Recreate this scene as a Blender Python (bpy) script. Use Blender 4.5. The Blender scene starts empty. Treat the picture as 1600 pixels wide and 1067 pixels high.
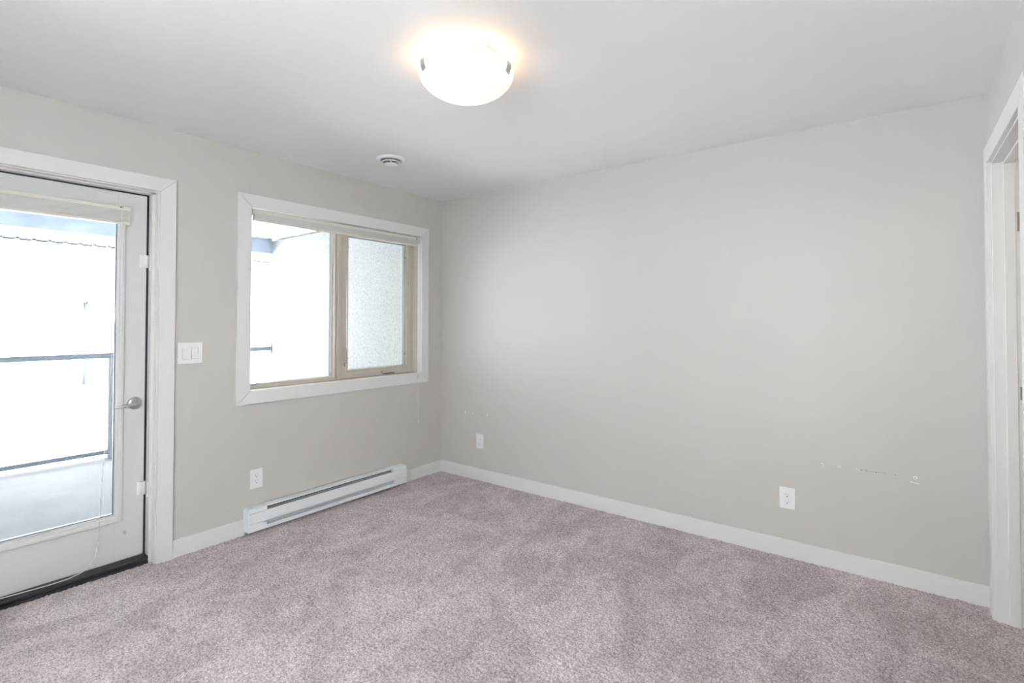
import bpy, bmesh, math, random
import numpy as np
from mathutils import Vector, Matrix

S = bpy.context.scene
C = S.collection
random.seed(7)
PI = math.pi

# ------------------------------------------------------------------ camera
cam_d = bpy.data.cameras.new('camera')
cam = bpy.data.objects.new('camera', cam_d)
C.objects.link(cam)
F = 797.867
cam_d.sensor_fit = 'HORIZONTAL'
cam_d.sensor_width = 36.0
cam_d.lens = 36.0 * F / 1600.0
cam_d.shift_x = 0.0
cam_d.shift_y = -(533.5 - 488.32) / 1600.0
cam_d.clip_start = 0.02
cam_d.clip_end = 400
yaw, pitch, roll = 0.648355, 0.0165085, 0.00085884
fw = Vector((-math.sin(yaw) * math.cos(pitch), math.cos(yaw) * math.cos(pitch), math.sin(pitch)))
rt = fw.cross(Vector((0, 0, 1))).normalized()
up = rt.cross(fw)
r2 = math.cos(roll) * rt + math.sin(roll) * up
u2 = -math.sin(roll) * rt + math.cos(roll) * up
M = Matrix((r2, u2, -fw)).transposed().to_4x4()
M.translation = Vector((3.30431, -3.30371, 1.35183))
cam.matrix_world = M
S.camera = cam

# ------------------------------------------------------------------ sky, exposure
w = bpy.data.worlds.new('overcast_sky')
S.world = w
w.use_nodes = True
bg = w.node_tree.nodes['Background']
bg.inputs['Color'].default_value = (0.955, 0.975, 1.0, 1)
bg.inputs['Strength'].default_value = 7.0
S.view_settings.view_transform = 'Standard'
S.view_settings.look = 'None'
S.view_settings.exposure = 1.80
S.view_settings.gamma = 1.0
S.view_settings.use_curve_mapping = False
try:
    S.cycles.max_bounces = 14
    S.cycles.diffuse_bounces = 10
    S.cycles.transparent_max_bounces = 16
    S.cycles.sample_clamp_indirect = 8.0
    S.cycles.use_denoising = True
except Exception:
    pass

H = 2.44          # ceiling height
L = 3.6476        # wall_right plane
YF = -4.4         # wall_front plane (behind the camera)
FW0, FW1 = 2.0, 3.2   # unseen window added in wall_front to brighten the room
RW0, RW1 = -4.1, -3.58   # unseen window added in wall_right, behind the camera, for more light


# ------------------------------------------------------------------ materials
def mat(name, col, rough=0.6, metal=0.0, bump=0.0, bscale=200.0, var=0.0, vscale=6.0, spec=0.5, emit=None, estr=0.0):
    m = bpy.data.materials.new(name)
    m.use_nodes = True
    nt = m.node_tree
    b = nt.nodes['Principled BSDF']
    b.inputs['Roughness'].default_value = rough
    b.inputs['Metallic'].default_value = metal
    b.inputs['Specular IOR Level'].default_value = spec
    tc = nt.nodes.new('ShaderNodeTexCoord')
    if var > 0:
        n = nt.nodes.new('ShaderNodeTexNoise')
        n.inputs['Scale'].default_value = vscale
        n.inputs['Detail'].default_value = 3
        nt.links.new(tc.outputs['Object'], n.inputs['Vector'])
        r = nt.nodes.new('ShaderNodeValToRGB')
        r.color_ramp.elements[0].position = 0.3
        r.color_ramp.elements[1].position = 0.7
        r.color_ramp.elements[0].color = tuple(c * (1 - var) for c in col) + (1,)
        r.color_ramp.elements[1].color = tuple(min(1, c * (1 + var)) for c in col) + (1,)
        nt.links.new(n.outputs['Fac'], r.inputs['Fac'])
        nt.links.new(r.outputs['Color'], b.inputs['Base Color'])
    else:
        b.inputs['Base Color'].default_value = tuple(col) + (1,)
    if bump > 0:
        n2 = nt.nodes.new('ShaderNodeTexNoise')
        n2.inputs['Scale'].default_value = bscale
        n2.inputs['Detail'].default_value = 4
        nt.links.new(tc.outputs['Object'], n2.inputs['Vector'])
        bp = nt.nodes.new('ShaderNodeBump')
        bp.inputs['Strength'].default_value = bump
        bp.inputs['Distance'].default_value = 0.002
        nt.links.new(n2.outputs['Fac'], bp.inputs['Height'])
        nt.links.new(bp.outputs['Normal'], b.inputs['Normal'])
    if emit:
        b.inputs['Emission Color'].default_value = tuple(emit) + (1,)
        b.inputs['Emission Strength'].default_value = estr
    return m


MW = mat('greige_wall_paint', (0.575, 0.550, 0.525), 0.45, bump=0.05, bscale=260, var=0.008, vscale=2)
MC = mat('white_ceiling_paint', (0.80, 0.805, 0.805), 0.8, bump=0.08, bscale=180, var=0.006, vscale=2)
MT = mat('white_trim_paint', (0.735, 0.725, 0.71), 0.38, bump=0.02, bscale=90)
MD = mat('white_door_paint', (0.645, 0.645, 0.64), 0.4, bump=0.02, bscale=120)
MVIN = mat('almond_vinyl', (0.55, 0.51, 0.44), 0.24, bump=0.02, bscale=100)
MVDK = mat('glazing_gasket', (0.22, 0.26, 0.30), 0.5)
MSPC = mat('white_pane_spacer', (0.80, 0.82, 0.83), 0.5)
MBLK = mat('black_rubber_weatherstrip', (0.025, 0.025, 0.032), 0.55)
MTHR = mat('dark_threshold_metal', (0.045, 0.048, 0.052), 0.35, metal=0.5, bump=0.1, bscale=300)
MPL = mat('white_plastic', (0.81, 0.81, 0.82), 0.3)
MHT = mat('white_heater_enamel', (0.80, 0.835, 0.86), 0.35)
MHD = mat('grey_heater_inside', (0.34, 0.355, 0.355), 0.6)
MHOLE = mat('dark_hole', (0.03, 0.03, 0.03), 0.8)
MCR = mat('satin_nickel', (0.55, 0.55, 0.56), 0.28, metal=1.0)
MCHR = mat('chrome', (0.75, 0.75, 0.76), 0.12, metal=1.0)
MCREAM = mat('cream_rail', (0.70, 0.685, 0.62), 0.45)
MFAB = mat('pale_grey_shade_fabric', (0.62, 0.61, 0.59), 0.9, bump=0.3, bscale=700)
MCORD = mat('white_cord', (0.80, 0.80, 0.77), 0.6)
MBULB = mat('cream_plastic', (0.78, 0.74, 0.64), 0.4)
MVENT = mat('white_vent_enamel', (0.80, 0.82, 0.83), 0.4)
MPLUG = mat('white_filler', (0.84, 0.82, 0.79), 0.8)
MRAIL = mat('slate_rail_metal', (0.22, 0.26, 0.31), 0.5, var=0.15, vscale=40)
MPOST = mat('pale_post_metal', (0.34, 0.37, 0.41), 0.5, var=0.1, vscale=30)
MBEAM = mat('slate_blue_beam_paint', (0.40, 0.47, 0.56), 0.7, var=0.12, vscale=5)
MSOF = mat('white_vented_soffit', (0.78, 0.79, 0.80), 0.5)
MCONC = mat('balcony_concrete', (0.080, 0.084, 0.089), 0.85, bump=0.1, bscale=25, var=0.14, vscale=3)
MGND = mat('snowy_ground', (0.85, 0.86, 0.88), 0.9, var=0.04, vscale=0.3)
MLAMP = mat('pale_lamp_metal', (0.016, 0.019, 0.024), 0.5)
MBLD = mat('pale_building_panel', (0.20, 0.20, 0.21), 0.8)
MBLW = mat('building_frame_grey', (0.020, 0.023, 0.028), 0.6)


def stucco():
    m = mat('white_stucco', (0.62, 0.63, 0.63), 0.9)
    nt = m.node_tree
    b = nt.nodes['Principled BSDF']
    tc = nt.nodes.new('ShaderNodeTexCoord')
    n = nt.nodes.new('ShaderNodeTexNoise')
    n.inputs['Scale'].default_value = 55
    n.inputs['Detail'].default_value = 7
    n.inputs['Roughness'].default_value = 0.7
    n.inputs['Distortion'].default_value = 1.2
    nt.links.new(tc.outputs['Object'], n.inputs['Vector'])
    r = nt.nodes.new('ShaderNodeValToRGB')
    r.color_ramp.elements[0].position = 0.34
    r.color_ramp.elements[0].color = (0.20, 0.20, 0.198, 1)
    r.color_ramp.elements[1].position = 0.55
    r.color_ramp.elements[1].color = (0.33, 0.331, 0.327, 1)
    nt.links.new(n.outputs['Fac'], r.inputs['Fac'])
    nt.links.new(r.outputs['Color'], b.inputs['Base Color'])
    bp = nt.nodes.new('ShaderNodeBump')
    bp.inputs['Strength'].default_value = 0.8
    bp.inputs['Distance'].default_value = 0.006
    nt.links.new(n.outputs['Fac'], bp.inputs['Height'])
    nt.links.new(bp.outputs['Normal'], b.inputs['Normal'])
    return m


MST = stucco()


def glass():
    m = bpy.data.materials.new('clear_pane_glass')
    m.use_nodes = True
    nt = m.node_tree
    nt.nodes.clear()
    o = nt.nodes.new('ShaderNodeOutputMaterial')
    mx = nt.nodes.new('ShaderNodeMixShader')
    tr = nt.nodes.new('ShaderNodeBsdfTransparent')
    tr.inputs['Color'].default_value = (0.95, 0.97, 0.97, 1)
    gl = nt.nodes.new('ShaderNodeBsdfGlossy')
    gl.inputs['Roughness'].default_value = 0.02
    fr = nt.nodes.new('ShaderNodeFresnel')
    ge = nt.nodes.new('ShaderNodeNewGeometry')
    ma = nt.nodes.new('ShaderNodeMath')       # same reflectance on both faces of the pane
    ma.operation = 'MULTIPLY_ADD'
    ma.inputs[1].default_value = 1 / 1.45 - 1.45
    ma.inputs[2].default_value = 1.45
    nt.links.new(ge.outputs['Backfacing'], ma.inputs[0])
    nt.links.new(ma.outputs[0], fr.inputs['IOR'])
    nt.links.new(fr.outputs[0], mx.inputs[0])
    nt.links.new(tr.outputs[0], mx.inputs[1])
    nt.links.new(gl.outputs[0], mx.inputs[2])
    nt.links.new(mx.outputs[0], o.inputs['Surface'])
    return m


MGL = glass()
MBOWL = mat('lit_frosted_glass', (0.9, 0.88, 0.84), 0.3, emit=(1.0, 0.79, 0.58), estr=0.24)


def carpet_mat():
    m = bpy.data.materials.new('mauve_grey_carpet')
    m.use_nodes = True
    nt = m.node_tree
    b = nt.nodes['Principled BSDF']
    b.inputs['Roughness'].default_value = 1.0
    b.inputs['Specular IOR Level'].default_value = 0.05
    b.inputs['Sheen Weight'].default_value = 0.15
    tc = nt.nodes.new('ShaderNodeTexCoord')

    def noise(scale, detail, rough=0.5, dist=0.0, vec=None):
        n = nt.nodes.new('ShaderNodeTexNoise')
        n.inputs['Scale'].default_value = scale
        n.inputs['Detail'].default_value = detail
        n.inputs['Roughness'].default_value = rough
        n.inputs['Distortion'].default_value = dist
        nt.links.new(vec or tc.outputs['Object'], n.inputs['Vector'])
        return n

    def ramp(src, p0, c0, p1, c1):
        r = nt.nodes.new('ShaderNodeValToRGB')
        r.color_ramp.elements[0].position = p0
        r.color_ramp.elements[0].color = c0 + (1,)
        r.color_ramp.elements[1].position = p1
        r.color_ramp.elements[1].color = c1 + (1,)
        nt.links.new(src.outputs['Fac'], r.inputs['Fac'])
        return r

    def mul(a, bb, fac=1.0):
        x = nt.nodes.new('ShaderNodeMix')
        x.data_type = 'RGBA'
        x.blend_type = 'MULTIPLY'
        x.inputs['Factor'].default_value = fac
        nt.links.new(a, x.inputs[6])
        nt.links.new(bb, x.inputs[7])
        return x.outputs[2]
    # mixed fibre tones, with the tiny shadows between tufts painted in as dark flecks
    fine = ramp(noise(150, 3, 0.6), 0.36, (0.34, 0.30, 0.305), 0.60, (0.77, 0.69, 0.695))
    # brushed pile: sheen of yarn turned by feet and vacuum, painted as broad patches
    mp = nt.nodes.new('ShaderNodeMapping')
    mp.inputs['Rotation'].default_value = (0, 0, 0.75)
    mp.inputs['Scale'].default_value = (1.5, 1.0, 1.0)
    nt.links.new(tc.outputs['Object'], mp.inputs['Vector'])
    broad = ramp(noise(2.1, 6, 0.66, 1.3, mp.outputs['Vector']), 0.40, (0.76, 0.75, 0.75), 0.60, (1.0, 1.0, 1.0))
    mid = ramp(noise(14, 4, 0.65, 0.4), 0.35, (0.90, 0.89, 0.89), 0.62, (1.0, 1.0, 1.0))
    col = mul(mul(fine.outputs['Color'], broad.outputs['Color']), mid.outputs['Color'])
    nt.links.new(col, b.inputs['Base Color'])
    return m


MCARP = carpet_mat()


# ------------------------------------------------------------------ mesh helpers
class MB:
    """collects solids and links them as one mesh object"""

    def __init__(s):
        s.v, s.f, s.sm = [], [], []

    def add(s, verts, faces, smooth=False):
        o = len(s.v)
        s.v += [tuple(p) for p in verts]
        s.f += [tuple(o + i for i in f) for f in faces]
        s.sm += [smooth] * len(faces)

    def bm(s, bm, smooth=False):
        bm.verts.ensure_lookup_table()
        for i, v in enumerate(bm.verts):
            v.index = i
        s.add([v.co.copy() for v in bm.verts], [[v.index for v in f.verts] for f in bm.faces], smooth)
        bm.free()

    def box(s, x0, x1, y0, y1, z0, z1, bev=0.0, seg=2):
        bm = bmesh.new()
        bmesh.ops.create_cube(bm, size=1.0)
        for v in bm.verts:
            v.co = Vector(((x0 + x1) / 2 + v.co.x * (x1 - x0), (y0 + y1) / 2 + v.co.y * (y1 - y0), (z0 + z1) / 2 + v.co.z * (z1 - z0)))
        if bev > 0:
            bmesh.ops.bevel(bm, geom=list(bm.edges), offset=bev, segments=seg, affect='EDGES', profile=0.5)
        s.bm(bm)
        return s

    def prism(s, pts, axis, a, b, bev=0.0, seg=2, smooth=False):
        """polygon pts in the plane normal to axis, run from a to b"""
        def P(p, t):
            return {'X': (t, p[0], p[1]), 'Y': (p[0], t, p[1]), 'Z': (p[0], p[1], t)}[axis]
        n = len(pts)
        bm = bmesh.new()
        va = [bm.verts.new(P(p, a)) for p in pts]
        vb = [bm.verts.new(P(p, b)) for p in pts]
        bm.faces.new(va)
        bm.faces.new(vb[::-1])
        for i in range(n):
            j = (i + 1) % n
            bm.faces.new((va[j], va[i], vb[i], vb[j]))
        bmesh.ops.recalc_face_normals(bm, faces=list(bm.faces))
        if bev > 0:
            bmesh.ops.bevel(bm, geom=list(bm.edges), offset=bev, segments=seg, affect='EDGES', profile=0.5)
        s.bm(bm, smooth)
        return s

    def lathe(s, prof, cx, cy, cz, axis='Z', n=48, smooth=True, closed=False):
        vs, fs = [], []
        m = len(prof)
        for i in range(n):
            t = 2 * PI * i / n
            for r, h in prof:
                if axis == 'Z':
                    vs.append((cx + r * math.cos(t), cy + r * math.sin(t), cz + h))
                elif axis == 'X':
                    vs.append((cx + h, cy + r * math.cos(t), cz + r * math.sin(t)))
                else:
                    vs.append((cx + r * math.cos(t), cy + h, cz + r * math.sin(t)))
        for i in range(n):
            j = (i + 1) % n
            for k in range(m - 1 + (1 if closed else 0)):
                k2 = (k + 1) % m
                fs.append((i * m + k, j * m + k, j * m + k2, i * m + k2))
        bm = bmesh.new()
        bv = [bm.verts.new(p) for p in vs]
        for f in fs:
            try:
                bm.faces.new([bv[q] for q in f])
            except ValueError:
                pass
        bmesh.ops.remove_doubles(bm, verts=list(bm.verts), dist=1e-6)
        bmesh.ops.recalc_face_normals(bm, faces=list(bm.faces))
        s.bm(bm, smooth)
        return s

    def tube(s, pts, rad, n=10):
        pts = [Vector(p) for p in pts]
        rads = rad if isinstance(rad, (list, tuple)) else [rad] * len(pts)
        vs, fs = [], []
        prev = None
        for i, p in enumerate(pts):
            t = (pts[min(i + 1, len(pts) - 1)] - pts[max(i - 1, 0)]).normalized()
            if prev is None:
                a = t.orthogonal().normalized()
            else:
                a = (prev - t * prev.dot(t)).normalized()
            prev = a
            b = t.cross(a)
            for k in range(n):
                th = 2 * PI * k / n
                vs.append(p + (a * math.cos(th) + b * math.sin(th)) * rads[i])
        for i in range(len(pts) - 1):
            for k in range(n):
                k2 = (k + 1) % n
                fs.append((i * n + k, i * n + k2, (i + 1) * n + k2, (i + 1) * n + k))
        fs.append(tuple(range(n))[::-1])
        fs.append(tuple((len(pts) - 1) * n + k for k in range(n)))
        s.add(vs, fs, True)
        return s

    def ball(s, c, r, sx=1, sy=1, sz=1):
        bm = bmesh.new()
        bmesh.ops.create_uvsphere(bm, u_segments=16, v_segments=10, radius=r)
        for v in bm.verts:
            v.co = Vector((c[0] + v.co.x * sx, c[1] + v.co.y * sy, c[2] + v.co.z * sz))
        s.bm(bm, True)
        return s

    def build(s, name, m, parent=None):
        me = bpy.data.meshes.new(name)
        base = parent_origin(parent)
        me.from_pydata([(p[0] - base[0], p[1] - base[1], p[2] - base[2]) for p in s.v], [], s.f)
        me.polygons.foreach_set('use_smooth', s.sm)
        me.materials.append(m)
        me.update()
        o = bpy.data.objects.new(name, me)
        C.objects.link(o)
        if parent:
            o.parent = parent
        return o


def parent_origin(p):
    v = Vector((0, 0, 0))
    while p:
        v = v + p.location
        p = p.parent
    return v


def tag(o, label=None, cat=None, group=None, kind=None):
    if label:
        o['label'] = label
    if cat:
        o['category'] = cat
    if group:
        o['group'] = group
    if kind:
        o['kind'] = kind
    return o


def thing(name, loc, label, cat, group=None, kind=None):
    o = bpy.data.objects.new(name, None)
    o.empty_display_size = 0.1
    C.objects.link(o)
    o.location = loc
    return tag(o, label, cat, group, kind)


def struct(o, label, cat):
    return tag(o, label, cat, None, 'structure')


def copy_tree(o, parent=None):
    c = o.copy()
    C.objects.link(c)
    if parent:
        c.parent = parent
    for ch in list(o.children):
        copy_tree(ch, c)
    return c


# ------------------------------------------------------------------ room shell
# door in wall_left: opening y -3.205..-2.217, z 0..2.085 ; window: y -1.722..-.257, z .902..2.082
WT = 0.20
mb = MB()
mb.box(-WT, 0, YF - 0.15, -3.205, 0, H)
mb.box(-WT, 0, -3.205, -2.217, 2.085, H)
mb.box(-WT, 0, -2.217, -1.722, 0, H)
mb.box(-WT, 0, -1.722, -0.257, 0, 0.902)
mb.box(-WT, 0, -1.722, -0.257, 2.082, H)
mb.box(-WT, 0, -0.257, 0.0, 0, H)
struct(mb.build('wall_left', MW), 'greige painted wall with the glazed door and the window', 'wall')

mb = MB()
mb.box(-WT, 5.4, 0, 0.15, 0, H)
wall_back = struct(mb.build('wall_back', MW), 'long blank greige painted wall to the right of the window', 'wall')

mb = MB()
mb.box(L, L + 0.12, -0.135, 0, 0, H)
mb.box(L, L + 0.12, -0.923, -0.135, 2.082, H)
mb.box(L, L + 0.12, RW1, -0.923, 0, H)
mb.box(L, L + 0.12, YF - 0.15, RW0, 0, H)
mb.box(L, L + 0.12, RW0, RW1, 0, 0.85)
mb.box(L, L + 0.12, RW0, RW1, 2.1, H)
struct(mb.build('wall_right', MW), 'greige painted wall at the right edge with the white doorway', 'wall')

mb = MB()
mb.box(0, FW0, YF - 0.15, YF, 0, H)
mb.box(FW1, L, YF - 0.15, YF, 0, H)
mb.box(FW0, FW1, YF - 0.15, YF, 0, 0.85)
mb.box(FW0, FW1, YF - 0.15, YF, 2.1, H)
struct(mb.build('wall_front', MW), 'greige painted wall opposite the long blank wall', 'wall')

mb = MB()
mb.box(-WT, 5.4, YF - 0.15, 0.15, H, H + 0.12)
struct(mb.build('ceiling', MC), 'flat white painted ceiling', 'ceiling')

# hall behind the right doorway
mb = MB()
mb.box(5.0, 5.12, -2.6, 0, 0, H)
struct(mb.build('wall_hall', MW), 'far wall of the hall beyond the right doorway', 'wall')
mb = MB()
mb.box(L + 0.12, 5.12, -2.72, -2.6, 0, H)
struct(mb.build('wall_hall_end', MW), 'end wall of the hall beyond the right doorway', 'wall')

# carpeted floor: one sheet with real pile relief
rng = np.random.default_rng(3)
xs = np.concatenate([np.linspace(-0.036, L, 816), np.linspace(L + 0.01, 5.0, 60)])
ys = np.concatenate([np.linspace(YF, -3.45, 60), np.linspace(-3.445, 0.0, 764)])
nx, ny = len(xs), len(ys)
h = rng.random((ny, nx))
h2 = h + 0.6 * (np.roll(h, 1, 0) + np.roll(h, 1, 1)) + 0.3 * np.roll(np.roll(h, 1, 0), 1, 1)
h2 = (h2 - h2.min()) / (h2.max() - h2.min())
g = rng.random((ny // 6 + 2, nx // 6 + 2))
yi = np.linspace(0, g.shape[0] - 1.001, ny)
xi = np.linspace(0, g.shape[1] - 1.001, nx)
y0 = yi.astype(int)
x0 = xi.astype(int)
fy = (yi - y0)[:, None]
fx = (xi - x0)[None, :]
gi = (g[y0][:, x0] * (1 - fy) * (1 - fx) + g[y0 + 1][:, x0] * fy * (1 - fx) + g[y0][:, x0 + 1] * (1 - fy) * fx + g[y0 + 1][:, x0 + 1] * fy * fx)
hz = 0.0010 + 0.0105 * h2 + 0.003 * gi - 0.004
X, Y = np.meshgrid(xs, ys)
co = np.stack([X, Y, hz], -1).reshape(-1, 3).astype(np.float32)
idx = np.arange(nx * ny).reshape(ny, nx)
q = np.stack([idx[:-1, :-1], idx[:-1, 1:], idx[1:, 1:], idx[1:, :-1]], -1).reshape(-1)
me = bpy.data.meshes.new('floor')
me.vertices.add(nx * ny)
me.vertices.foreach_set('co', co.reshape(-1))
nq = len(q) // 4
me.loops.add(nq * 4)
me.loops.foreach_set('vertex_index', q.astype(np.int32))
me.polygons.add(nq)
me.polygons.foreach_set('loop_start', np.arange(0, nq * 4, 4, dtype=np.int32))
me.polygons.foreach_set('loop_total', np.full(nq, 4, dtype=np.int32))
me.polygons.foreach_set('use_smooth', np.ones(nq, dtype=bool))
me.update(calc_edges=True)
me.materials.append(MCARP)
fl = bpy.data.objects.new('floor', me)
C.objects.link(fl)
struct(fl, 'wall to wall mauve grey cut pile carpet', 'floor')
mb = MB()
mb.box(-WT, 5.12, YF - 0.15, 0.15, -0.20, -0.012)
struct(mb.build('subfloor', MBLD, None), 'floor deck under the carpet', 'floor')

# baseboards
HB = 0.1025
mb = MB()
mb.prism([(0, -0.004), (0.012, -0.004), (0.012, HB - 0.003), (0.009, HB), (0, HB)], 'Y', -2.143, -1.742)
mb.prism([(0, -0.004), (0.012, -0.004), (0.012, HB - 0.003), (0.009, HB), (0, HB)], 'Y', -0.466, 0)
mb.prism([(0, -0.004), (0.012, -0.004), (0.012, HB - 0.003), (0.009, HB), (0, HB)], 'Y', YF, -3.284)
struct(mb.build('baseboard_left', MT), 'white baseboard on the window wall, on either side of the heater', 'baseboard')
mb = MB()
mb.prism([(0, -0.004), (-0.012, -0.004), (-0.012, HB - 0.003), (-0.009, HB), (0, HB)], 'X', 0.012, L)
struct(mb.build('baseboard_back', MT), 'long white baseboard along the blank wall', 'baseboard')
mb = MB()
mb.prism([(L, -0.004), (L - 0.012, -0.004), (L - 0.012, HB - 0.003), (L - 0.009, HB), (L, HB)], 'Y', YF, -1.004)
struct(mb.build('baseboard_right', MT), 'white baseboard on the doorway wall', 'baseboard')
mb = MB()
mb.prism([(YF, -0.004), (YF + 0.012, -0.004), (YF + 0.012, HB - 0.003), (YF + 0.009, HB), (YF, HB)], 'X', 0.012, L - 0.012)
struct(mb.build('baseboard_front', MT), 'white baseboard on the wall opposite the blank wall', 'baseboard')


def casing(mb, xa, xb, o, i, gap=0.0004, bottom=True, bev=0.0015):
    """mitred flat casing: o, i = outer/inner (y0, y1, z0, z1)"""
    oy0, oy1, oz0, oz1 = o
    iy0, iy1, iz0, iz1 = i
    g_ = gap
    mb.prism([(oy0 + g_, oz1), (oy1 - g_, oz1), (iy1 - g_, iz1), (iy0 + g_, iz1)], 'X', xa, xb, bev)
    if bottom:
        mb.prism([(oy0 + g_, oz0), (oy1 - g_, oz0), (iy1 - g_, iz0), (iy0 + g_, iz0)], 'X', xa, xb, bev)
        mb.prism([(oy0, oz0 + g_), (oy0, oz1 - g_), (iy0, iz1 - g_), (iy0, iz0 + g_)], 'X', xa, xb, bev)
        mb.prism([(oy1, oz0 + g_), (oy1, oz1 - g_), (iy1, iz1 - g_), (iy1, iz0 + g_)], 'X', xa, xb, bev)
    else:
        mb.prism([(oy0, oz0), (oy0, oz1 - g_), (iy0, iz1 - g_), (iy0, oz0)], 'X', xa, xb, bev)
        mb.prism([(oy1, oz0), (oy1, oz1 - g_), (iy1, iz1 - g_), (iy1, oz0)], 'X', xa, xb, bev)


mb = MB()
casing(mb, 0, 0.018, (-3.283, -2.143, -0.004, 2.153), (-3.200, -2.2225, 0, 2.076), bottom=False)
struct(mb.build('trim_1', MT), 'flat white casing around the glazed door', 'trim')
mb = MB()
casing(mb, 0, 0.018, (-1.800, -0.175, 0.821, 2.160), (-1.716, -0.258, 0.9055, 2.080), gap=0.0009)
struct(mb.build('trim_2', MT), 'flat white mitred casing around the window', 'trim')
mb = MB()
casing(mb, L - 0.018, L, (-1.003, -0.049, -0.004, 2.160), (-0.917, -0.138, 0, 2.076), bottom=False)
struct(mb.build('trim_3', MT), 'flat white casing around the right doorway', 'trim')

# ------------------------------------------------------------------ door_1 : glazed balcony door
d1 = thing('door_1', (-0.09, -2.709, 0), 'white balcony door with one tall pane and a lever handle', 'door', kind='structure')
XS = -0.093       # room face of the slab
SY0, SY1 = -3.166, -2.252
SZ0, SZ1 = 0.045, 2.057
GY0, GY1, GZ0, GZ1 = -3.032, -2.386, 0.298, 1.915
mb = MB()          # frame: stepped jamb
for sgn, jy in ((1, -2.228), (-1, -3.190)):
    a = 0.011 * sgn
    mb.box(-0.044, 0.0, *sorted((jy, jy + a)), -0.004, 2.07)
    mb.box(-WT, -0.044, *sorted((jy - 0.014 * sgn, jy + a)), -0.004, 2.07)
mb.box(-0.044, 0.0, -3.201, -2.217, 2.070, 2.081)
mb.box(-WT, -0.044, -3.201, -2.217, 2.064, 2.081)
mb.build('door_frame', MT, d1)
mb = MB()          # weatherstrip in the gap
mb.box(-0.130, -0.092, -2.2522, -2.2422, 0.045, 2.064)
mb.box(-0.130, -0.092, -3.176, -3.166, 0.045, 2.064)
mb.box(-0.130, -0.092, -3.166, -2.2522, 2.0565, 2.064)
mb.build('weatherstrip', MBLK, d1)
mb = MB()
sx0 = XS - 0.044
mb.box(sx0, XS, SY0, GY0, SZ0, SZ1, 0.0012)
mb.box(sx0, XS, GY1, SY1, SZ0, SZ1, 0.0012)
mb.box(sx0, XS, GY0, GY1, SZ0, GZ0)
mb.box(sx0, XS, GY0, GY1, GZ1, SZ1)
slab = mb.build('door_slab', MD, d1)
mb = MB()          # raised moulding round the pane
LO = (-3.066, -2.352, 0.257, 1.955)
pr_ = [(0, 0), (0.008, 0), (0.012, 0.004), (0.012, 0.014), (0.007, 0.020), (0.006, 0.028), (0.002, 0.034), (-0.010, 0.036), (-0.010, 0.028), (0, 0.02)]


def mould(mb, prof, xb, o):
    """profile (x out from the face, inset from the outer edge) swept round a rectangle with mitres"""
    y0_, y1_, z0_, z1_ = o
    vs, fs = [], []
    n = len(prof)
    for (cy, cz, dy, dz) in ((y0_, z0_, 1, 1), (y1_, z0_, -1, 1), (y1_, z1_, -1, -1), (y0_, z1_, 1, -1)):
        for (px, ins) in prof:
            vs.append((xb + px, cy + dy * ins, cz + dz * ins))
    for k in range(4):
        k2 = (k + 1) % 4
        for a in range(n):
            b = (a + 1) % n
            fs.append((k * n + a, k2 * n + a, k2 * n + b, k * n + b))
    bm = bmesh.new()
    bv = [bm.verts.new(p) for p in vs]
    for f in fs:
        bm.faces.new([bv[q] for q in f])
    bmesh.ops.recalc_face_normals(bm, faces=list(bm.faces))
    mb.bm(bm)


mould(mb, pr_, XS, LO)
mould(mb, [(-p[0] - 0.044, p[1]) for p in pr_], XS, LO)
lite = mb.build('pane_moulding', MD, d1)
mb = MB()
mb.box(XS - 0.024, XS - 0.018, GY0 + 0.001, GY1 - 0.001, GZ0 + 0.001, GZ1 - 0.001)
mb.build('glass_pane', MGL, d1)
mb = MB()
for (a, b, c, d) in ((GY1 - 0.006, GY1, GZ0, GZ1), (GY0, GY0 + 0.006, GZ0, GZ1), (GY0 + 0.006, GY1 - 0.006, GZ0, GZ0 + 0.006)):
    mb.box(XS - 0.016, XS - 0.012, a, b, c, d)
mb.build('pane_gasket', MVDK, lite)
# lever handle
hd = MB().lathe([(0, 0.0), (0.034, 0.0), (0.034, 0.006), (0.031, 0.010), (0.012, 0.012), (0.0115, 0.050), (0, 0.050)], XS, -2.299, 0.893, 'X', 40).build('door_handle', MCR, d1)
mb = MB()
mb.tube([(XS + 0.044, -2.283, 0.895), (XS + 0.050, -2.300, 0.894), (XS + 0.052, -2.33, 0.891), (XS + 0.051, -2.365, 0.887), (XS + 0.049, -2.398, 0.884), (XS + 0.048, -2.402, 0.8835)],
        [0.0085, 0.0098, 0.0090, 0.0075, 0.0062, 0.003], 14)
mb.build('lever', MCR, hd)
# hinges (white surface leaf with knuckle, wedge tab below)
for zc in (1.683, 0.416):
    mb = MB()
    mb.box(XS, XS + 0.004, -2.286, -2.254, zc - 0.036, zc + 0.036, 0.001)
    mb.prism([(XS + 0.004, -2.278), (XS + 0.022, -2.268), (XS + 0.022, -2.258), (XS + 0.002, -2.250)], 'Z', zc - 0.031, zc + 0.036)
    hg = mb.build('hinge', MPL, d1)
    mb = MB()
    mb.lathe([(0, -0.034), (0.0075, -0.034), (0.0075, 0.036), (0, 0.036)], XS + 0.020, -2.2575, zc, 'Z', 20)
    mb.box(XS + 0.004, XS + 0.040, -2.246, -2.2425, zc - 0.034, zc + 0.036)
    mb.prism([(XS + 0.018, zc - 0.034), (XS + 0.040, zc - 0.034), (XS + 0.040, zc - 0.050), (XS + 0.034, zc - 0.052)], 'Y', -2.250, -2.2425)
    mb.build('knuckle', MPL, hg)
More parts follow.
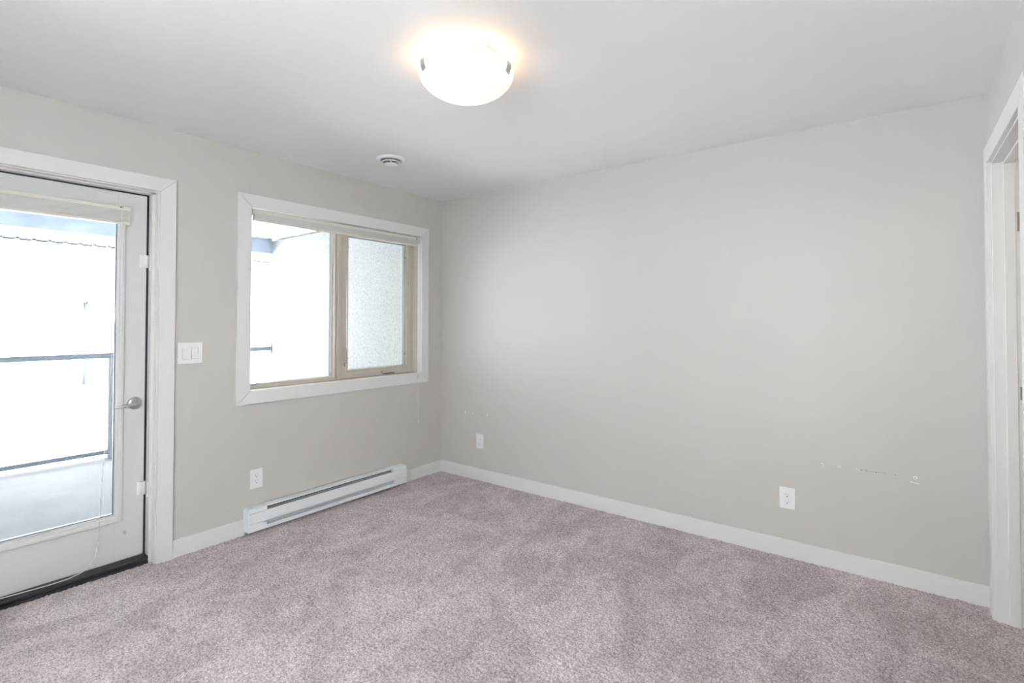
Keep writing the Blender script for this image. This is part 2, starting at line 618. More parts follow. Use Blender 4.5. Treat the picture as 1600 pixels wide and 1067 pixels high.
# threshold
mb = MB()
mb.prism([(-WT, -0.002), (-WT, 0.030), (-0.098, 0.046), (-0.060, 0.040), (-0.054, 0.044), (-0.044, 0.042), (-0.040, 0.032), (-0.046, 0.026), (-0.046, 0.016), (-0.038, 0.014), (-0.036, -0.002)], 'Y', -3.180, -2.2425)
mb.build('threshold', MTHR, d1)
mb = MB()          # small dark printed mark low on the slab
mx, mz = -2.343, 0.191
xq = XS + 0.0004
mb.box(XS, xq, mx, mx + 0.002, mz - 0.009, mz + 0.010)
mb.box(XS, xq, mx, mx + 0.009, mz + 0.008, mz + 0.010)
mb.box(XS, xq, mx + 0.007, mx + 0.009, mz + 0.001, mz + 0.008)
mb.box(XS, xq, mx, mx + 0.009, mz - 0.001, mz + 0.001)
mb.box(XS, xq, mx + 0.005, mx + 0.008, mz - 0.007, mz - 0.001)
mb.box(XS, xq, mx + 0.008, mx + 0.013, mz - 0.011, mz - 0.008)
mb.build('printed_mark', MVDK, d1)

# ------------------------------------------------------------------ window_1
w1 = thing('window_1', (-0.10, -0.9895, 0.905), 'almond vinyl window with a fixed pane and a crank-out sash', 'window', kind='structure')
WY0, WY1, WZ0, WZ1 = -1.716, -0.262, 0.907, 2.079
mb = MB()          # white jamb extension
mb.box(-0.030, 0.0, WY1, WY1 + 0.006, WZ0 - 0.005, WZ1 + 0.004)
mb.box(-0.030, 0.0, WY0 - 0.006, WY0, WZ0 - 0.005, WZ1 + 0.004)
mb.box(-0.030, 0.0, WY0, WY1, WZ0 - 0.005, WZ0)
mb.box(-0.030, 0.0, WY0, WY1, WZ1, WZ1 + 0.004)
mb.build('jamb_extension', MT, w1)
mb = MB()          # vinyl frame
XA = -0.095
mb.box(-0.19, -0.030, WY1, WY1 + 0.006, WZ0 - 0.005, WZ1 + 0.003)
mb.box(-0.19, -0.030, WY0 - 0.006, WY0, WZ0 - 0.005, WZ1 + 0.003)
mb.box(-0.19, -0.030, WY0, WY1, WZ0 - 0.005, WZ0 + 0.001)
mb.box(-0.19, -0.030, WY0, WY1, WZ1 - 0.001, WZ1 + 0.003)
# fixed side: outer ring and glazing bead, mullion
FY1 = -1.024
mb.box(-0.17, -0.085, WY0, WY0 + 0.02, WZ0, WZ1, 0.001)
mb.box(-0.17, -0.085, WY0, FY1, WZ0, WZ0 + 0.013, 0.001)
mb.box(-0.17, -0.085, WY0, FY1, WZ1 - 0.02, WZ1, 0.001)
mb.box(-0.17, -0.076, FY1 + 0.002, -0.988, WZ0, WZ1, 0.002)
mb.box(-0.17, -0.090, -0.989, -0.984, WZ0, WZ1)
fr = mb.build('window_frame', MVIN, w1)
mb = MB()          # bead of the fixed pane
BY1 = -1.0275
mould(mb, [(0, 0), (0.006, 0.002), (0.006, 0.012), (0, 0.018), (-0.015, 0.0195), (-0.04, 0.0195), (-0.04, 0.0)], -0.097, (WY0 + 0.006, BY1, WZ0 + 0.011, WZ1 - 0.012))
mb.build('glazing_bead', MVIN, fr)
fgy0, fgy1, fgz0, fgz1 = WY0 + 0.0255, BY1 - 0.0195, WZ0 + 0.0305, WZ1 - 0.0315
mb = MB()
mb.box(-0.122, -0.117, fgy0, fgy1, fgz0, fgz1)
fp = mb.build('fixed_pane', MGL, w1)
mb = MB()
mb.box(-0.121, -0.118, fgy1 - 0.022, fgy1 - 0.019, fgz0, fgz1)
mb.box(-0.121, -0.118, fgy0 + 0.019, fgy0 + 0.022, fgz0, fgz1)
mb.build('pane_edge_seal', MVDK, fp)
mb = MB()
mb.box(-0.122, -0.118, fgy1 - 0.019, fgy1, fgz0, fgz1)
mb.box(-0.122, -0.118, fgy0, fgy0 + 0.019, fgz0, fgz1)
mb.build('pane_spacer', MSPC, fp)
# crank-out sash
SY = (-0.983, -0.2635, WZ0 + 0.002, WZ1 - 0.002)
mb = MB()
mould(mb, [(0, 0), (0.0, 0.034), (-0.004, 0.036), (-0.004, 0.050), (-0.0, 0.054), (-0.002, 0.064), (-0.02, 0.067), (-0.06, 0.067), (-0.06, 0.0)], -0.092, SY)
sash = mb.build('crank_out_sash', MVIN, w1)
sy0, sy1, sz0, sz1 = SY[0] + 0.0735, SY[1] - 0.0735, SY[2] + 0.066, SY[3] - 0.066
sy0, sy1, sz0, sz1 = SY[0] + 0.067, SY[1] - 0.067, SY[2] + 0.067, SY[3] - 0.067
mb = MB()
mb.box(-0.122, -0.117, sy0, sy1, sz0, sz1)
mb.build('sash_pane', MGL, sash)
mb = MB()
mb.box(-0.1225, -0.1165, sy1 - 0.0035, sy1, sz0, sz1)
mb.box(-0.1225, -0.1165, sy1 - 0.0275, sy1 - 0.0245, sz0, sz1)
mb.box(-0.1225, -0.1165, sy0, sy0 + 0.004, sz0, sz1)
mb.box(-0.1225, -0.1165, sy0, sy1, sz1 - 0.006, sz1)
mb.build('sash_edge_seal', MVDK, sash)
mb = MB()
mb.box(-0.122, -0.118, sy1 - 0.0245, sy1 - 0.0035, sz0, sz1)
mb.build('sash_spacer', MSPC, sash)
mb = MB()          # screen clips
for (a, z) in ((sy0 + 0.007, 1.93), (sy0 + 0.007, 1.062), (sy1 - 0.002, 1.90), (sy1 - 0.002, 1.07)):
    mb.box(-0.115, -0.108, a - 0.007, a + 0.006, z - 0.003, z + 0.003, 0.001)
mb.build('screen_clips', MHOLE, sash)
mb = MB()          # sash lock lever
mb.prism([(-0.965, 1.13), (-0.958, 1.142), (-0.949, 1.135), (-0.943, 1.10), (-0.941, 1.05), (-0.945, 1.03), (-0.955, 1.03), (-0.962, 1.06), (-0.967, 1.10)], 'X', -0.094, -0.078, 0.003)
mb.prism([(-0.962, 1.024), (-0.957, 1.028), (-0.940, 1.030), (-0.936, 1.018), (-0.942, 1.003), (-0.955, 1.004)], 'X', -0.094, -0.070, 0.003)
mb.build('sash_lock', MVIN, w1)
mb = MB()          # folding crank
mb.prism([(-0.605, 0.924), (-0.600, 0.945), (-0.575, 0.958), (-0.53, 0.967), (-0.49, 0.965), (-0.470, 0.955), (-0.470, 0.938), (-0.478, 0.926), (-0.590, 0.920)], 'X', -0.094, -0.068, 0.004)
mb.prism([(-0.578, 0.958), (-0.556, 0.967), (-0.51, 0.961), (-0.47, 0.956), (-0.468, 0.948), (-0.51, 0.946), (-0.55, 0.952)], 'X', -0.070, -0.056, 0.003)
mb.box(-0.094, -0.072, -0.59, -0.485, 0.909, 0.921)
mb.build('crank_handle', MVIN, w1)
mb = MB()
mb.box(-0.0705, -0.0655, -0.592, -0.484, 0.916, 0.9215)
mb.build('crank_slot', MHOLE, bpy.data.objects['crank_handle'])


# ------------------------------------------------------------------ fill_window_2, fill_window_3 : unseen, added behind the camera to fill the room with light
def fill_window(name, label, a, b, z0, z1, put, loc, tname, tlabel):
    """put(u0, u1, depth0, depth1) -> x0, x1, y0, y1 ; depth runs outwards from the room face"""
    o = thing(name, loc, label, 'window', kind='structure')
    m_ = MB()
    e = 0.05
    c = (a + b) / 2
    for (u0, u1, q0, q1) in ((a, a + e, z0, z1), (b - e, b, z0, z1), (a + e, b - e, z0, z0 + e), (a + e, b - e, z1 - e, z1), (c - 0.03, c + 0.03, z0 + e, z1 - e)):
        m_.box(*put(u0, u1, 0.04, 0.11), q0, q1, 0.002)
    m_.build('window_frame', MVIN, o)
    m_ = MB()
    m_.box(*put(a + e, b - e, 0.08, 0.085), z0 + e, z1 - e)
    m_.build('glass_pane', MGL, o)
    m_ = MB()
    for (u0, u1, q0, q1) in ((a - 0.085, a, z0 - 0.085, z1 + 0.085), (b, b + 0.085, z0 - 0.085, z1 + 0.085), (a, b, z0 - 0.085, z0), (a, b, z1, z1 + 0.085)):
        m_.box(*put(u0, u1, -0.018, 0.0), q0, q1, 0.0015)
    struct(m_.build(tname, MT), tlabel, 'trim')


fill_window('fill_window_2', 'added almond vinyl fill window in the wall opposite the blank wall', FW0, FW1, 0.85, 2.1,
             lambda u0, u1, d0, d1: (u0, u1, YF - d1, YF - d0), ((FW0 + FW1) / 2, YF, 0.85), 'trim_4', 'flat white casing around the added fill window opposite the blank wall')
fill_window('fill_window_3', 'added almond vinyl fill window on the doorway wall, far from the doorway', RW0, RW1, 0.85, 2.1,
             lambda u0, u1, d0, d1: (L + d0, L + d1, u0, u1), (L, (RW0 + RW1) / 2, 0.85), 'trim_5', 'flat white casing around the added fill window on the doorway wall')

# ------------------------------------------------------------------ cellular shades (raised)
def fabric_stack(mb, xa, xb, y0_, y1_, z0_, z1_, n):
    """pleated fabric pressed into a stack"""
    pts = []
    dz = (z1_ - z0_) / n
    front, back = [], []
    for i in range(n + 1):
        z = z1_ - i * dz
        front.append((xb - 0.0018, z))
        back.append((xa + 0.0018, z))
        if i < n:
            front.append((xb, z - dz / 2))
            back.append((xa, z - dz / 2))
    mb.prism(front + back[::-1], 'Y', y0_, y1_)


# on the window
ws = thing('cellular_shade', (-0.02, -0.99, 2.04), 'raised pale grey cellular shade with cream rails at the top of the window', 'window shade')
mb = MB()
mb.box(-0.028, 0.001, -1.694, -0.284, 2.049, 2.0705, 0.002)
mb.build('head_rail', MCREAM, ws)
mb = MB()
fabric_stack(mb, -0.026, 0.0, -1.690, -0.290, 2.0105, 2.049, 8)
mb.build('shade_fabric', MFAB, ws)
mb = MB()
mb.box(-0.028, 0.001, -1.694, -0.284, 1.997, 2.0105, 0.002)
mb.build('bottom_rail', MCREAM, ws)
for ya, yb in ((-1.704, -1.694), (-0.284, -0.268)):
    mb = MB()
    mb.box(-0.030, 0.003, ya, yb, 2.030 if ya < -1 else 2.018, 2.072, 0.002)
    mb.build('end_cap', MCREAM, ws)
mb = MB()
cy = -0.308
mb.tube([(0.001, cy, 2.058), (0.012, cy, 2.060), (0.021, cy + 0.001, 2.045), (0.023, cy + 0.002, 1.6), (0.0235, cy + 0.003, 0.89)], 0.0012, 8)
mb.tube([(0.001, cy + 0.010, 2.058), (0.012, cy + 0.010, 2.060), (0.021, cy + 0.008, 2.045), (0.023, cy + 0.005, 1.6), (0.0235, cy + 0.0035, 0.89)], 0.0012, 8)
mb.tube([(0.0235, cy + 0.003, 0.892), (0.024, cy + 0.004, 0.7), (0.024, cy + 0.005, 0.50)], 0.0016, 8)
cd = mb.build('pull_cord', MCORD, ws)
mb = MB()
mb.lathe([(0, 0.017), (0.0035, 0.016), (0.005, 0.004), (0.005, -0.004), (0.007, -0.006), (0.0065, -0.017), (0, -0.019)], 0.024, cy + 0.003, 0.880, 'Z', 16)
mb.build('cord_joiner', MBULB, cd)
mb = MB()
mb.lathe([(0, 0.014), (0.003, 0.013), (0.0075, 0.004), (0.0085, -0.004), (0.006, -0.011), (0, -0.013)], 0.024, cy + 0.005, 0.488, 'Z', 16)
mb.build('cord_knob', MBULB, cd)
mb = MB()
mb.box(-0.001, 0.0016, cy - 0.003, cy + 0.013, 2.055, 2.061)
mb.build('cord_eyelet', MHOLE, cd)

# on the door
ds = thing('cellular_shade', (XS + 0.03, -2.709, 1.92), 'raised pale grey cellular shade with cream rails on the balcony door', 'door shade')
SA, SB = XS + 0.012, XS + 0.036
mb = MB()
mb.box(SA, SB + 0.001, -3.078, -2.340, 1.953, 1.972, 0.002)
mb.build('head_rail', MCREAM, ds)
mb = MB()
fabric_stack(mb, SA + 0.001, SB, -3.074, -2.343, 1.889, 1.953, 12)
mb.build('shade_fabric', MFAB, ds)
mb = MB()
mb.box(SA, SB + 0.001, -3.078, -2.340, 1.877, 1.889, 0.002)
mb.build('bottom_rail', MCREAM, ds)
mb = MB()
cx = SB + 0.006
mb.tube([(SB, -2.380, 1.966), (SB + 0.005, -2.380, 1.968), (cx + 0.001, -2.380, 1.95), (cx + 0.001, -2.388, 1.7), (cx, -2.452, 0.50), (cx, -2.461, 0.247)], 0.0011, 8)
mb.tube([(cx, -2.461, 0.247), (cx, -2.463, 0.215), (cx, -2.466, 0.187)], 0.0011, 8)
mb.tube([(cx, -2.467, 0.175), (cx + 0.001, -2.470, 0.150), (cx + 0.002, -2.478, 0.118), (cx + 0.003, -2.500, 0.085), (cx + 0.004, -2.530, 0.062), (cx + 0.004, -2.58, 0.050),
         (cx + 0.002, -2.66, 0.0475), (cx - 0.01, -2.76, 0.0475), (cx - 0.02, -2.86, 0.0485), (cx - 0.02, -2.96, 0.0485), (cx - 0.012, -3.02, 0.048)], 0.0022, 8)
cd = mb.build('pull_cord', MCORD, ds)
mb = MB()
mb.lathe([(0, 0.013), (0.003, 0.012), (0.0055, 0.003), (0.0055, -0.010), (0.003, -0.014), (0, -0.014)], cx, -2.4665, 0.183, 'Z', 14)
mb.lathe([(0, 0.012), (0.003, 0.011), (0.006, 0.002), (0.006, -0.009), (0.004, -0.012), (0, -0.012)], cx + 0.001, -2.471, 0.147, 'Z', 14)
mb.build('cord_joiner', MBULB, cd)
mb = MB()
mb.box(SB, SB + 0.0018, -2.388, -2.374, 1.964, 1.970)
mb.build('cord_eyelet', MHOLE, cd)

# ------------------------------------------------------------------ baseboard heater
bh = thing('baseboard_heater', (0, -1.103, 0.02), 'long low white electric baseboard heater under the window', 'heater')
HY0, HY1, HZ0, HZ1 = -1.745, -0.463, 0.026, 0.171
CY0, CY1 = -1.625, -0.596
FX = 0.066
mb = MB()
mb.box(0.0, 0.006, CY0, CY1, HZ0, HZ1)
mb.prism([(0.0, HZ1 - 0.005), (0.0, HZ1), (FX - 0.004, HZ1), (FX, HZ1 - 0.003), (FX, HZ1 - 0.006), (FX - 0.002, HZ1 - 0.005)], 'Y', CY0, CY1)
mb.prism([(0.0, HZ0), (FX, HZ0), (FX, 0.050), (FX - 0.002, 0.050), (FX - 0.004, HZ0 + 0.004), (0.0, HZ0 + 0.004)], 'Y', CY0, CY1)
mb.build('back_pan', MHT, bh)


def end_cap(y_out, y_in):
    s_ = 1 if y_in > y_out else -1
    r_ = 0.020
    pts = [(y_in, HZ0), (y_out + s_ * 0.002, HZ0), (y_out, HZ0 + 0.002), (y_out, HZ1 - r_)]
    for k in range(1, 7):
        t = k / 6 * PI / 2
        pts.append((y_out + s_ * (r_ - r_ * math.cos(t)), HZ1 - r_ + r_ * math.sin(t)))
    pts.append((y_in, HZ1))
    m_ = MB()
    m_.prism(pts, 'X', 0.0, FX - 0.003, 0.0012)
    m_.box(FX - 0.004, FX, min(y_in, y_out + s_ * 0.010), max(y_in, y_out + s_ * 0.010), 0.1465, HZ1 - 0.006, 0.0008)
    m_.box(FX - 0.004, FX, min(y_in, y_out + s_ * 0.002), max(y_in, y_out + s_ * 0.002), HZ0, 0.0735, 0.0008)
    return m_


end_cap(HY0, CY0).build('end_cap', MHT, bh)
end_cap(HY1, CY1).build('end_cap', MHT, bh)
mb = MB()
mb.prism([(FX - 0.004, 0.0760), (FX + 0.005, 0.0760), (FX + 0.0075, 0.081), (FX + 0.008, 0.110), (FX + 0.0065, 0.1415), (FX + 0.003, 0.1435), (FX - 0.004, 0.1435)], 'Y', HY0 + 0.003, HY1 - 0.002, 0.0006)
mb.build('front_panel', MHT, bh)
mb = MB()          # sloped inner louvre seen through the top slot
mb.prism([(0.012, 0.164), (0.050, 0.128), (0.050, 0.126), (0.010, 0.162)], 'Y', CY0, CY1)
lv = mb.build('louvre', MHD, bh)
mb = MB()
n_ = 46
for k in range(n_):
    yc = CY0 + 0.03 + (CY1 - CY0 - 0.12) * k / (n_ - 1)
    mb.prism([(0.0255, 0.1525), (0.031, 0.1475), (0.0305, 0.1465), (0.0245, 0.1520)], 'Y', yc - 0.006, yc + 0.006)
mb.build('louvre_holes', MHOLE, lv)
mb = MB()
mb.tube([(0.034, CY0, 0.10), (0.034, CY1, 0.10)], 0.010, 12)
for k in range(100):
    yc = CY0 + 0.005 + (CY1 - CY0 - 0.01) * k / 99
    mb.box(0.016, 0.052, yc - 0.0006, yc + 0.0006, 0.074, 0.122)
mb.build('heating_element', MHD, bh)


# ------------------------------------------------------------------ outlets and switch
def outlet(label):
    o = thing('wall_outlet', (0, 0, 0), label, 'wall outlet', 'white wall outlets')
    m_ = MB()
    m_.box(0, 0.006, -0.0405, 0.0405, -0.061, 0.061, 0.0022, 3)
    m_.build('cover_plate', MPL, o)
    m_ = MB()
    m_.box(0.004, 0.0072, -0.0165, 0.0165, -0.0335, 0.0335, 0.0012)
    f_ = m_.build('receptacle', MPL, o)
    for zc in (0.019, -0.019):
        MB().box(0.0070, 0.0074, -0.0078, -0.0056, zc - 0.001, zc + 0.008).build('plug_slot', MSLOT, f_)
        MB().box(0.0070, 0.0074, 0.0050, 0.0072, zc - 0.001, zc + 0.007).build('plug_slot', MSLOT, f_)
        MB().lathe([(0, 0.0070), (0.0027, 0.0070), (0.0027, 0.0075), (0, 0.0075)], 0, 0, zc - 0.0085, 'X', 14).build('ground_hole', MHOLE, f_)
    for zc in (0.048, -0.048):
        MB().lathe([(0, 0.006), (0.003, 0.006), (0.0025, 0.0068), (0, 0.007)], 0, 0, zc, 'X', 12).build('plate_screw', MPL, o)
    return o


MSLOT = mat('slot_shadow_grey', (0.35, 0.35, 0.36), 0.7)
o1 = outlet('white outlet on the window wall, above the left end of the heater')
o2 = copy_tree(o1)
o3 = copy_tree(o1)
o1.location = (0, -1.666, 0.339)
o2.location = (0.4645, 0, 0.332)
o2.rotation_euler = (0, 0, -PI / 2)
o2['label'] = 'white outlet low on the blank wall near the corner with the window wall'
o3.location = (2.785, 0, 0.338)
o3.rotation_euler = (0, 0, -PI / 2)
o3['label'] = 'white outlet on the blank wall below the row of screw holes'

sw = thing('light_switch', (0, 0, 0), 'white double switch plate between the door casing and the window', 'light switch')
mb = MB()
mb.box(0, 0.006, -0.066, 0.066, -0.0615, 0.0615, 0.0022, 3)
mb.build('cover_plate', MPL, sw)
mb = MB()
mb.box(0.003, 0.0068, -0.041, -0.007, -0.0345, 0.0345, 0.0008)
dm = mb.build('dimmer', MPL, sw)
mb = MB()
mb.prism([(0.0060, 0.0235), (0.0130, 0.0225), (0.0098, 0.000), (0.0075, -0.022), (0.0060, -0.022)], 'Y', -0.0355, -0.0125, 0.0008)
mb.build('paddle', MPL, dm)
mb = MB()
mb.prism([(0.0030, -0.0335), (0.0115, -0.0335), (0.0075, 0.0), (0.0070, 0.0335), (0.0030, 0.0335)], 'Y', 0.0085, 0.0415, 0.0008)
mb.build('rocker', MPL, sw)
mb = MB()
for (a, b, c, d) in ((0.0068, 0.0085, -0.0345, 0.0345), (0.0415, 0.0428, -0.0345, 0.0345), (-0.0425, -0.041, -0.0345, 0.0345), (0.0085, 0.0415, -0.0352, -0.0335), (-0.041, -0.007, -0.0352, -0.0345)):
    mb.box(0.0058, 0.0062, a, b, c, d)
mb.build('switch_gaps', MSLOT, sw)
sw.location = (0, -2.059, 1.163)

# screw holes and scuffs left in the blank wall
mb = MB()
for x_ in (2.958, 3.037, 3.121, 3.363):
    r_ = 0.0062 if x_ < 3.3 else 0.0085
    mb.lathe([(0.002, 0.0), (r_, 0.0), (r_ * 0.8, -0.0015), (0.002, -0.0012)], x_, 0, 0.560, 'Y', 14)
for x_ in (0.293, 0.378, 0.539):
    mb.lathe([(0.0, 0.0), (0.006, 0.0), (0.005, -0.001), (0.0, -0.0008)], x_, 0, 0.560, 'Y', 14)
mb.prism([(3.343, 0.5345), (3.3415, 0.5365), (3.343, 0.539), (3.379, 0.5345), (3.381, 0.532), (3.379, 0.530)], 'Y', -0.001, 0.0005)
mb.build('wall_plugs', MPLUG, wall_back)
mb = MB()
for x_ in (2.958, 3.037, 3.121, 3.138, 3.160, 3.202, 3.282, 3.363):
    mb.lathe([(0.0, 0.0005), (0.0028, 0.0005), (0.0028, -0.0017), (0.0, -0.0017)], x_, 0, 0.560, 'Y', 10)
mb.box(3.15, 3.245, -0.0002, 0.001, 0.5595, 0.5605)
mb.box(0.43, 0.50, -0.0002, 0.001, 0.5555, 0.5565)
mb.build('screw_holes', mat('grey_scuff', (0.22, 0.19, 0.18), 0.9), wall_back)

# ------------------------------------------------------------------ ceiling light
LX, LY = 1.882, -1.742
cl = thing('ceiling_light', (LX, LY, H), 'lit flush dome ceiling light with frosted bowl and metal clips', 'ceiling light')
mb = MB()
mb.lathe([(0, 0), (0.135, 0), (0.140, -0.004), (0.140, -0.026), (0.134, -0.030), (0, -0.030)], LX, LY, H, 'Z', 64)
mb.build('mounting_pan', MT, cl)
R_, D_, ZR = 0.197, 0.110, 2.382
prof = []
for k in range(0, 19):
    t = k / 18 * PI / 2
    prof.append((R_ * math.sin(t), -D_ * math.cos(t)))
prof.append((R_, 0.002))
prof.append((R_ - 0.005, 0.002))
for k in range(18, -1, -1):
    t = k / 18 * PI / 2
    prof.append(((R_ - 0.005) * math.sin(t), -(D_ - 0.005) * math.cos(t)))
mb = MB()
mb.lathe(prof, LX, LY, ZR, 'Z', 96)
mb.build('glass_bowl', MBOWL, cl)
toward = math.atan2(cam.matrix_world.translation.y - LY, cam.matrix_world.translation.x - LX)
for k, da in enumerate((1.02, -1.05, PI)):
    a = toward + da
    mb = MB()
    ca, sa = math.cos(a), math.sin(a)
    path = [(R_ - 0.016, 0.006), (R_ + 0.001, 0.006), (R_ + 0.0035, 0.002), (R_ + 0.0030, -0.016), (R_ - 0.005, -0.040), (R_ - 0.009, -0.0395), (R_ - 0.0006, -0.014), (R_ + 0.0005, 0.0025), (R_ - 0.016, 0.0028)]
    vs = []
    hw = 0.016
    for sgn in (-1, 1):
        for (r, z) in path:
            vs.append((LX + r * ca - sgn * hw * sa, LY + r * sa + sgn * hw * ca, ZR + z))
    n = len(path)
    fs = [tuple(range(n)), tuple(range(n, 2 * n))[::-1]] + [(i, (i + 1) % n, n + (i + 1) % n, n + i) for i in range(n)]
    bm = bmesh.new()
    bv = [bm.verts.new(p) for p in vs]
    for f in fs:
        bm.faces.new([bv[q] for q in f])
    bmesh.ops.recalc_face_normals(bm, faces=list(bm.faces))
    mb.bm(bm)
    mb.tube([(LX + 0.135 * ca, LY + 0.135 * sa, H - 0.018), (LX + 0.165 * ca, LY + 0.165 * sa, H - 0.034), (LX + (R_ - 0.014) * ca, LY + (R_ - 0.014) * sa, ZR + 0.0045)], 0.005, 8)
    mb.build('clip', MCHR, cl)
for k in range(2):
    pd = bpy.data.lights.new('bulb', 'POINT')
    pd.energy = 0.21
    pd.color = (1.0, 0.56, 0.24)
    pd.shadow_soft_size = 0.03
    po = bpy.data.objects.new('bulb', pd)
    C.objects.link(po)
    po.parent = cl
    po.location = (0.06 * (1 if k else -1), 0.0, -0.060)

# ------------------------------------------------------------------ ceiling supply vent
VX, VY = 0.592, -1.074
cv = thing('ceiling_vent', (VX, VY, H), 'small round white air vent on the ceiling above the window', 'vent')
mb = MB()
mb.lathe([(0.094, 0.0), (0.0945, -0.004), (0.088, -0.011), (0.074, -0.015), (0.069, -0.013), (0.065, -0.002), (0.065, 0.0)], VX, VY, H, 'Z', 56)
mb.build('outer_ring', MVENT, cv)
mb = MB()
mb.lathe([(0.042, -0.013), (0.061, -0.022), (0.0615, -0.025), (0.056, -0.028), (0.042, -0.018)], VX, VY, H, 'Z', 56, closed=True)
mb.build('inner_ring', MVENT, cv)
mb = MB()
mb.lathe([(0, -0.026), (0.030, -0.029), (0.045, -0.037), (0.046, -0.040), (0.040, -0.044), (0.020, -0.047), (0, -0.0475)], VX, VY, H, 'Z', 56)
mb.lathe([(0, 0), (0.006, 0), (0.006, -0.022), (0, -0.022)], VX, VY, H, 'Z', 16)
mb.build('center_disc', MVENT, cv)
mb = MB()
mb.lathe([(0, -0.0005), (0.065, -0.0005), (0.065, -0.0015), (0, -0.0015)], VX, VY, H, 'Z', 40)
mb.build('duct_opening', MHD, cv)  # grey disc, its tone stands in for the shade inside the vent

# ------------------------------------------------------------------ door_2 : doorway in wall_right
d2 = thing('door_2', (L + 0.06, -0.53, 0), 'white doorway at the right edge, its door swung into the hall', 'doorway', kind='structure')
mb = MB()
for sgn, jy in ((1, -0.1435), (-1, -0.9115)):
    mb.box(L - 0.002, L + 0.122, *sorted((jy, jy + 0.0085 * sgn)), -0.004, 2.070, 0.001)
    mb.box(L + 0.037, L + 0.074, *sorted((jy, jy - 0.011 * sgn)), -0.004, 2.060, 0.0015)
mb.box(L - 0.002, L + 0.122, -0.920, -0.135, 2.0695, 2.0775, 0.001)
mb.box(L + 0.037, L + 0.074, -0.9115, -0.1435, 2.059, 2.070, 0.0015)
mb.build('door_frame', MT, d2)
mb = MB()
casing(mb, L + 0.12, L + 0.138, (-1.003, -0.049, -0.004, 2.160), (-0.917, -0.138, 0, 2.076), bottom=False)
mb.build('hall_casing', MT, d2)
mb = MB()
mb.box(L + 0.142, L + 0.142 + 0.75, -0.182, -0.147, 0.012, 2.06, 0.0015)
sl2 = mb.build('door_slab', MD, d2)
mb = MB()
mb.box(L + 0.080, L + 0.112, -0.1462, -0.1432, 1.752, 1.838, 0.0008)
mb.tube([(L + 0.128, -0.146, 1.752), (L + 0.128, -0.146, 1.838)], 0.006, 12)
mb.build('hinge', MCHR, d2)
mb = MB()
mb.box(L + 0.082, L + 0.100, -0.1446, -0.1430, 1.005, 1.062, 0.0006)
mb.build('latch_slot', MVDK, d2)
hl = bpy.data.lights.new('hall_fill_light', 'POINT')  # added point light with no fixture, keeps the hall from going dark
hl.energy = 2.2
hl.color = (1.0, 0.78, 0.55)
hl.shadow_soft_size = 0.1
ho = bpy.data.objects.new('hall_fill_light', hl)
C.objects.link(ho)
ho.location = (4.4, -1.3, 2.2)

# ------------------------------------------------------------------ outside: balcony
XB = -3.0
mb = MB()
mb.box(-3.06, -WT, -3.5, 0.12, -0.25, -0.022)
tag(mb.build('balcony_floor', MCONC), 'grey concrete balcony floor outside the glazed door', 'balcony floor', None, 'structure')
mb = MB()
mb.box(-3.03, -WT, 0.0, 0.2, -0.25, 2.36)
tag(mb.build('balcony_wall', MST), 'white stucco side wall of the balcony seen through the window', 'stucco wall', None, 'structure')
mb = MB()
mb.box(-3.06, -WT, -3.55, -3.35, -0.25, 2.36)  # unseen end wall, pulled in to cut the sky light
mb.box(-4.4, -3.06, -3.55, -3.35, -3.4, 2.30)  # unseen wing, added to keep sky light off the blank wall
tag(mb.build('balcony_wall_sky_block', MST), 'unseen white stucco end wall of the balcony and added wing, placed to block sky light', 'stucco wall', None, 'structure')
mb = MB()          # corrugated soffit running on past the beam
ZS = 2.395
pts = []
y_ = -3.6
while y_ < 2.0:
    pts += [(y_, ZS), (y_ + 0.075, ZS), (y_ + 0.085, ZS + 0.014), (y_ + 0.118, ZS + 0.014), (y_ + 0.128, ZS)]
    y_ += 0.150
vs = [(-WT, p[0], p[1]) for p in pts] + [(-5.25, p[0], p[1] - 0.033) for p in pts]
n = len(pts)
vs += [(-WT, p[0], ZS + 0.05) for p in pts] + [(-5.25, p[0], ZS + 0.02) for p in pts]
fs = []
for i in range(n - 1):
    fs.append((i, i + 1, n + i + 1, n + i))
    fs.append((2 * n + i, 3 * n + i, 3 * n + i + 1, 2 * n + i + 1))
    fs.append((n + i, n + i + 1, 3 * n + i + 1, 3 * n + i))
    fs.append((i, 2 * n + i, 2 * n + i + 1, i + 1))
fs.append((0, n, 3 * n, 2 * n))
fs.append((n - 1, 3 * n - 1, 4 * n - 1, 2 * n - 1))
mb.add(vs, fs)
sf = mb.build('balcony_soffit', MSOF)
mb = MB()          # dark drip edge that follows the ribs
vs = [(-5.262, p[0], p[1] - 0.060) for p in pts] + [(-5.262, p[0], p[1] - 0.026 + (0.020 if p[1] > ZS else 0)) for p in pts]
vs += [(-5.25, q[1], q[2]) for q in vs]
fs = []
for i in range(n - 1):
    fs += [(i, i + 1, n + i + 1, n + i), (2 * n + i, 3 * n + i, 3 * n + i + 1, 2 * n + i + 1), (i, 2 * n + i, 2 * n + i + 1, i + 1), (n + i, n + i + 1, 3 * n + i + 1, 3 * n + i)]
mb.add(vs, fs)
tag(mb.build('soffit_edge', MLAMP), 'thin dark drip edge along the outer edge of the ribbed soffit', 'drip edge', None, 'structure')
tag(sf, 'white ribbed soffit over the balcony', 'soffit', None, 'structure')
mb = MB()
mb.box(XB - 0.14, XB, -3.35, 0.0, 2.197, 2.392, 0.004)
tag(mb.build('balcony_beam', MBEAM), 'slate blue beam along the outer edge of the balcony roof', 'beam', None, 'structure')

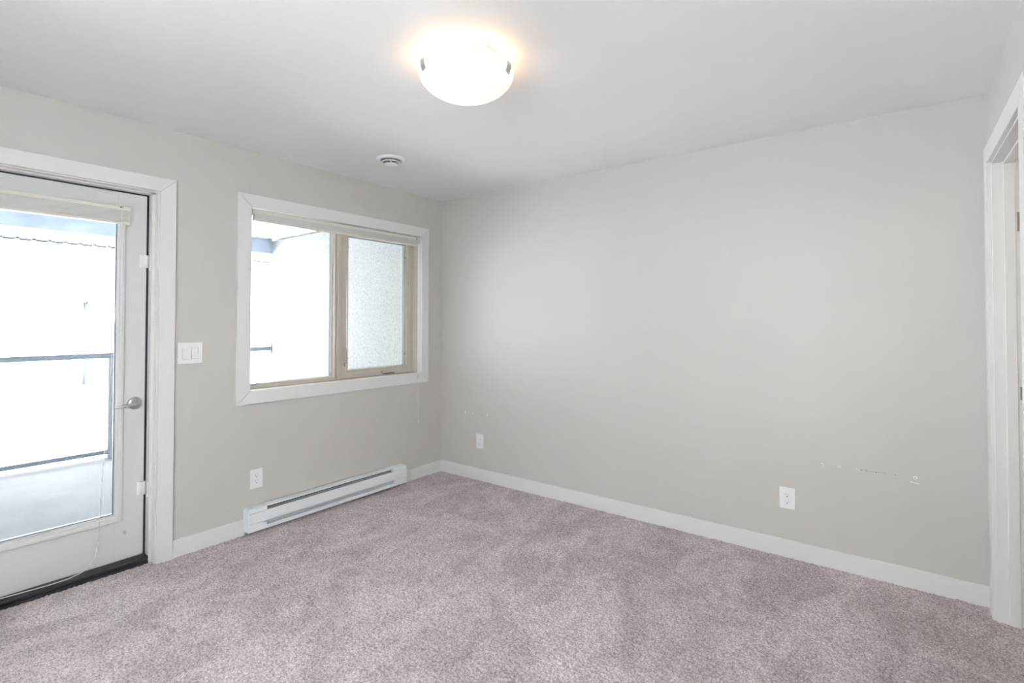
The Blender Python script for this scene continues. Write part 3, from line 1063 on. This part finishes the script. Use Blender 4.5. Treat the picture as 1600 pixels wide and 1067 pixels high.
rl = thing('balcony_railing', (XB, -2.6, -0.02), 'dark metal railing with two rails along the balcony edge', 'railing')
mb = MB()
mb.box(XB - 0.045, XB, -3.35, -0.012, 0.978, 1.028, 0.003)
mb.build('top_rail', MRAIL, rl)
mb = MB()
mb.box(XB - 0.045, XB, -3.35, -0.012, 0.022, 0.063, 0.003)
mb.build('bottom_rail', MRAIL, rl)
for yp in (-1.635, -3.3):
    mb = MB()
    mb.box(XB - 0.05, XB + 0.005, yp - 0.028, yp + 0.028, -0.022, 0.978, 0.003)
    mb.build('post', MPOST, rl)
mb = MB()
mb.box(XB - 0.055, XB + 0.010, -0.012, 0.0, 0.945, 1.062, 0.003)
mb.build('wall_flange', MRAIL, rl)

# ------------------------------------------------------------------ outside: far things
ZG = -3.4
mb = MB()
mb.box(-180, 180, -150, 150, ZG - 0.2, ZG)
tag(mb.build('ground', MGND), 'bright snowy ground below the balcony', 'ground', None, 'structure')
sl = thing('street_lamp', (-45, 7.80, ZG), 'faint tall lamp post with two heads far beyond the balcony', 'street lamp')
mb = MB()
mb.tube([(-45, 7.80, ZG), (-45, 7.80, 2.72)], [0.13, 0.11], 12)
mb.build('pole', MLAMP, sl)
for s_ in (-1, 1):
    mb = MB()
    mb.box(-45.15, -44.85, min(7.80 + s_ * 0.10, 7.80 + s_ * 0.46), max(7.80 + s_ * 0.10, 7.80 + s_ * 0.46), 2.60, 2.86, 0.02)
    mb.tube([(-45, 7.80, 2.70), (-45, 7.80 + s_ * 0.15, 2.73)], 0.04, 8)
    mb.build('lamp_head', MLAMP, sl)
b1 = thing('distant_building', (-62, 11.6, ZG), 'faint pale building with three rows of windows beyond the railing', 'building')
mb = MB()
mb.box(-66, -62, 10.30, 15.0, ZG, 0.45, 0.05)
mb.build('wall', MGND, b1)
mb = MB()
mb.box(-62.06, -61.98, 10.30, 10.72, ZG, 0.35)
for z_ in (0.30, -0.45, -1.15):
    mb.box(-62.06, -61.98, 10.72, 12.4, z_ - 0.09, z_ + 0.03)
mb.box(-62.06, -61.98, 11.7, 11.85, -1.2, 0.3)
mb.build('window_frames', MBLW, b1)
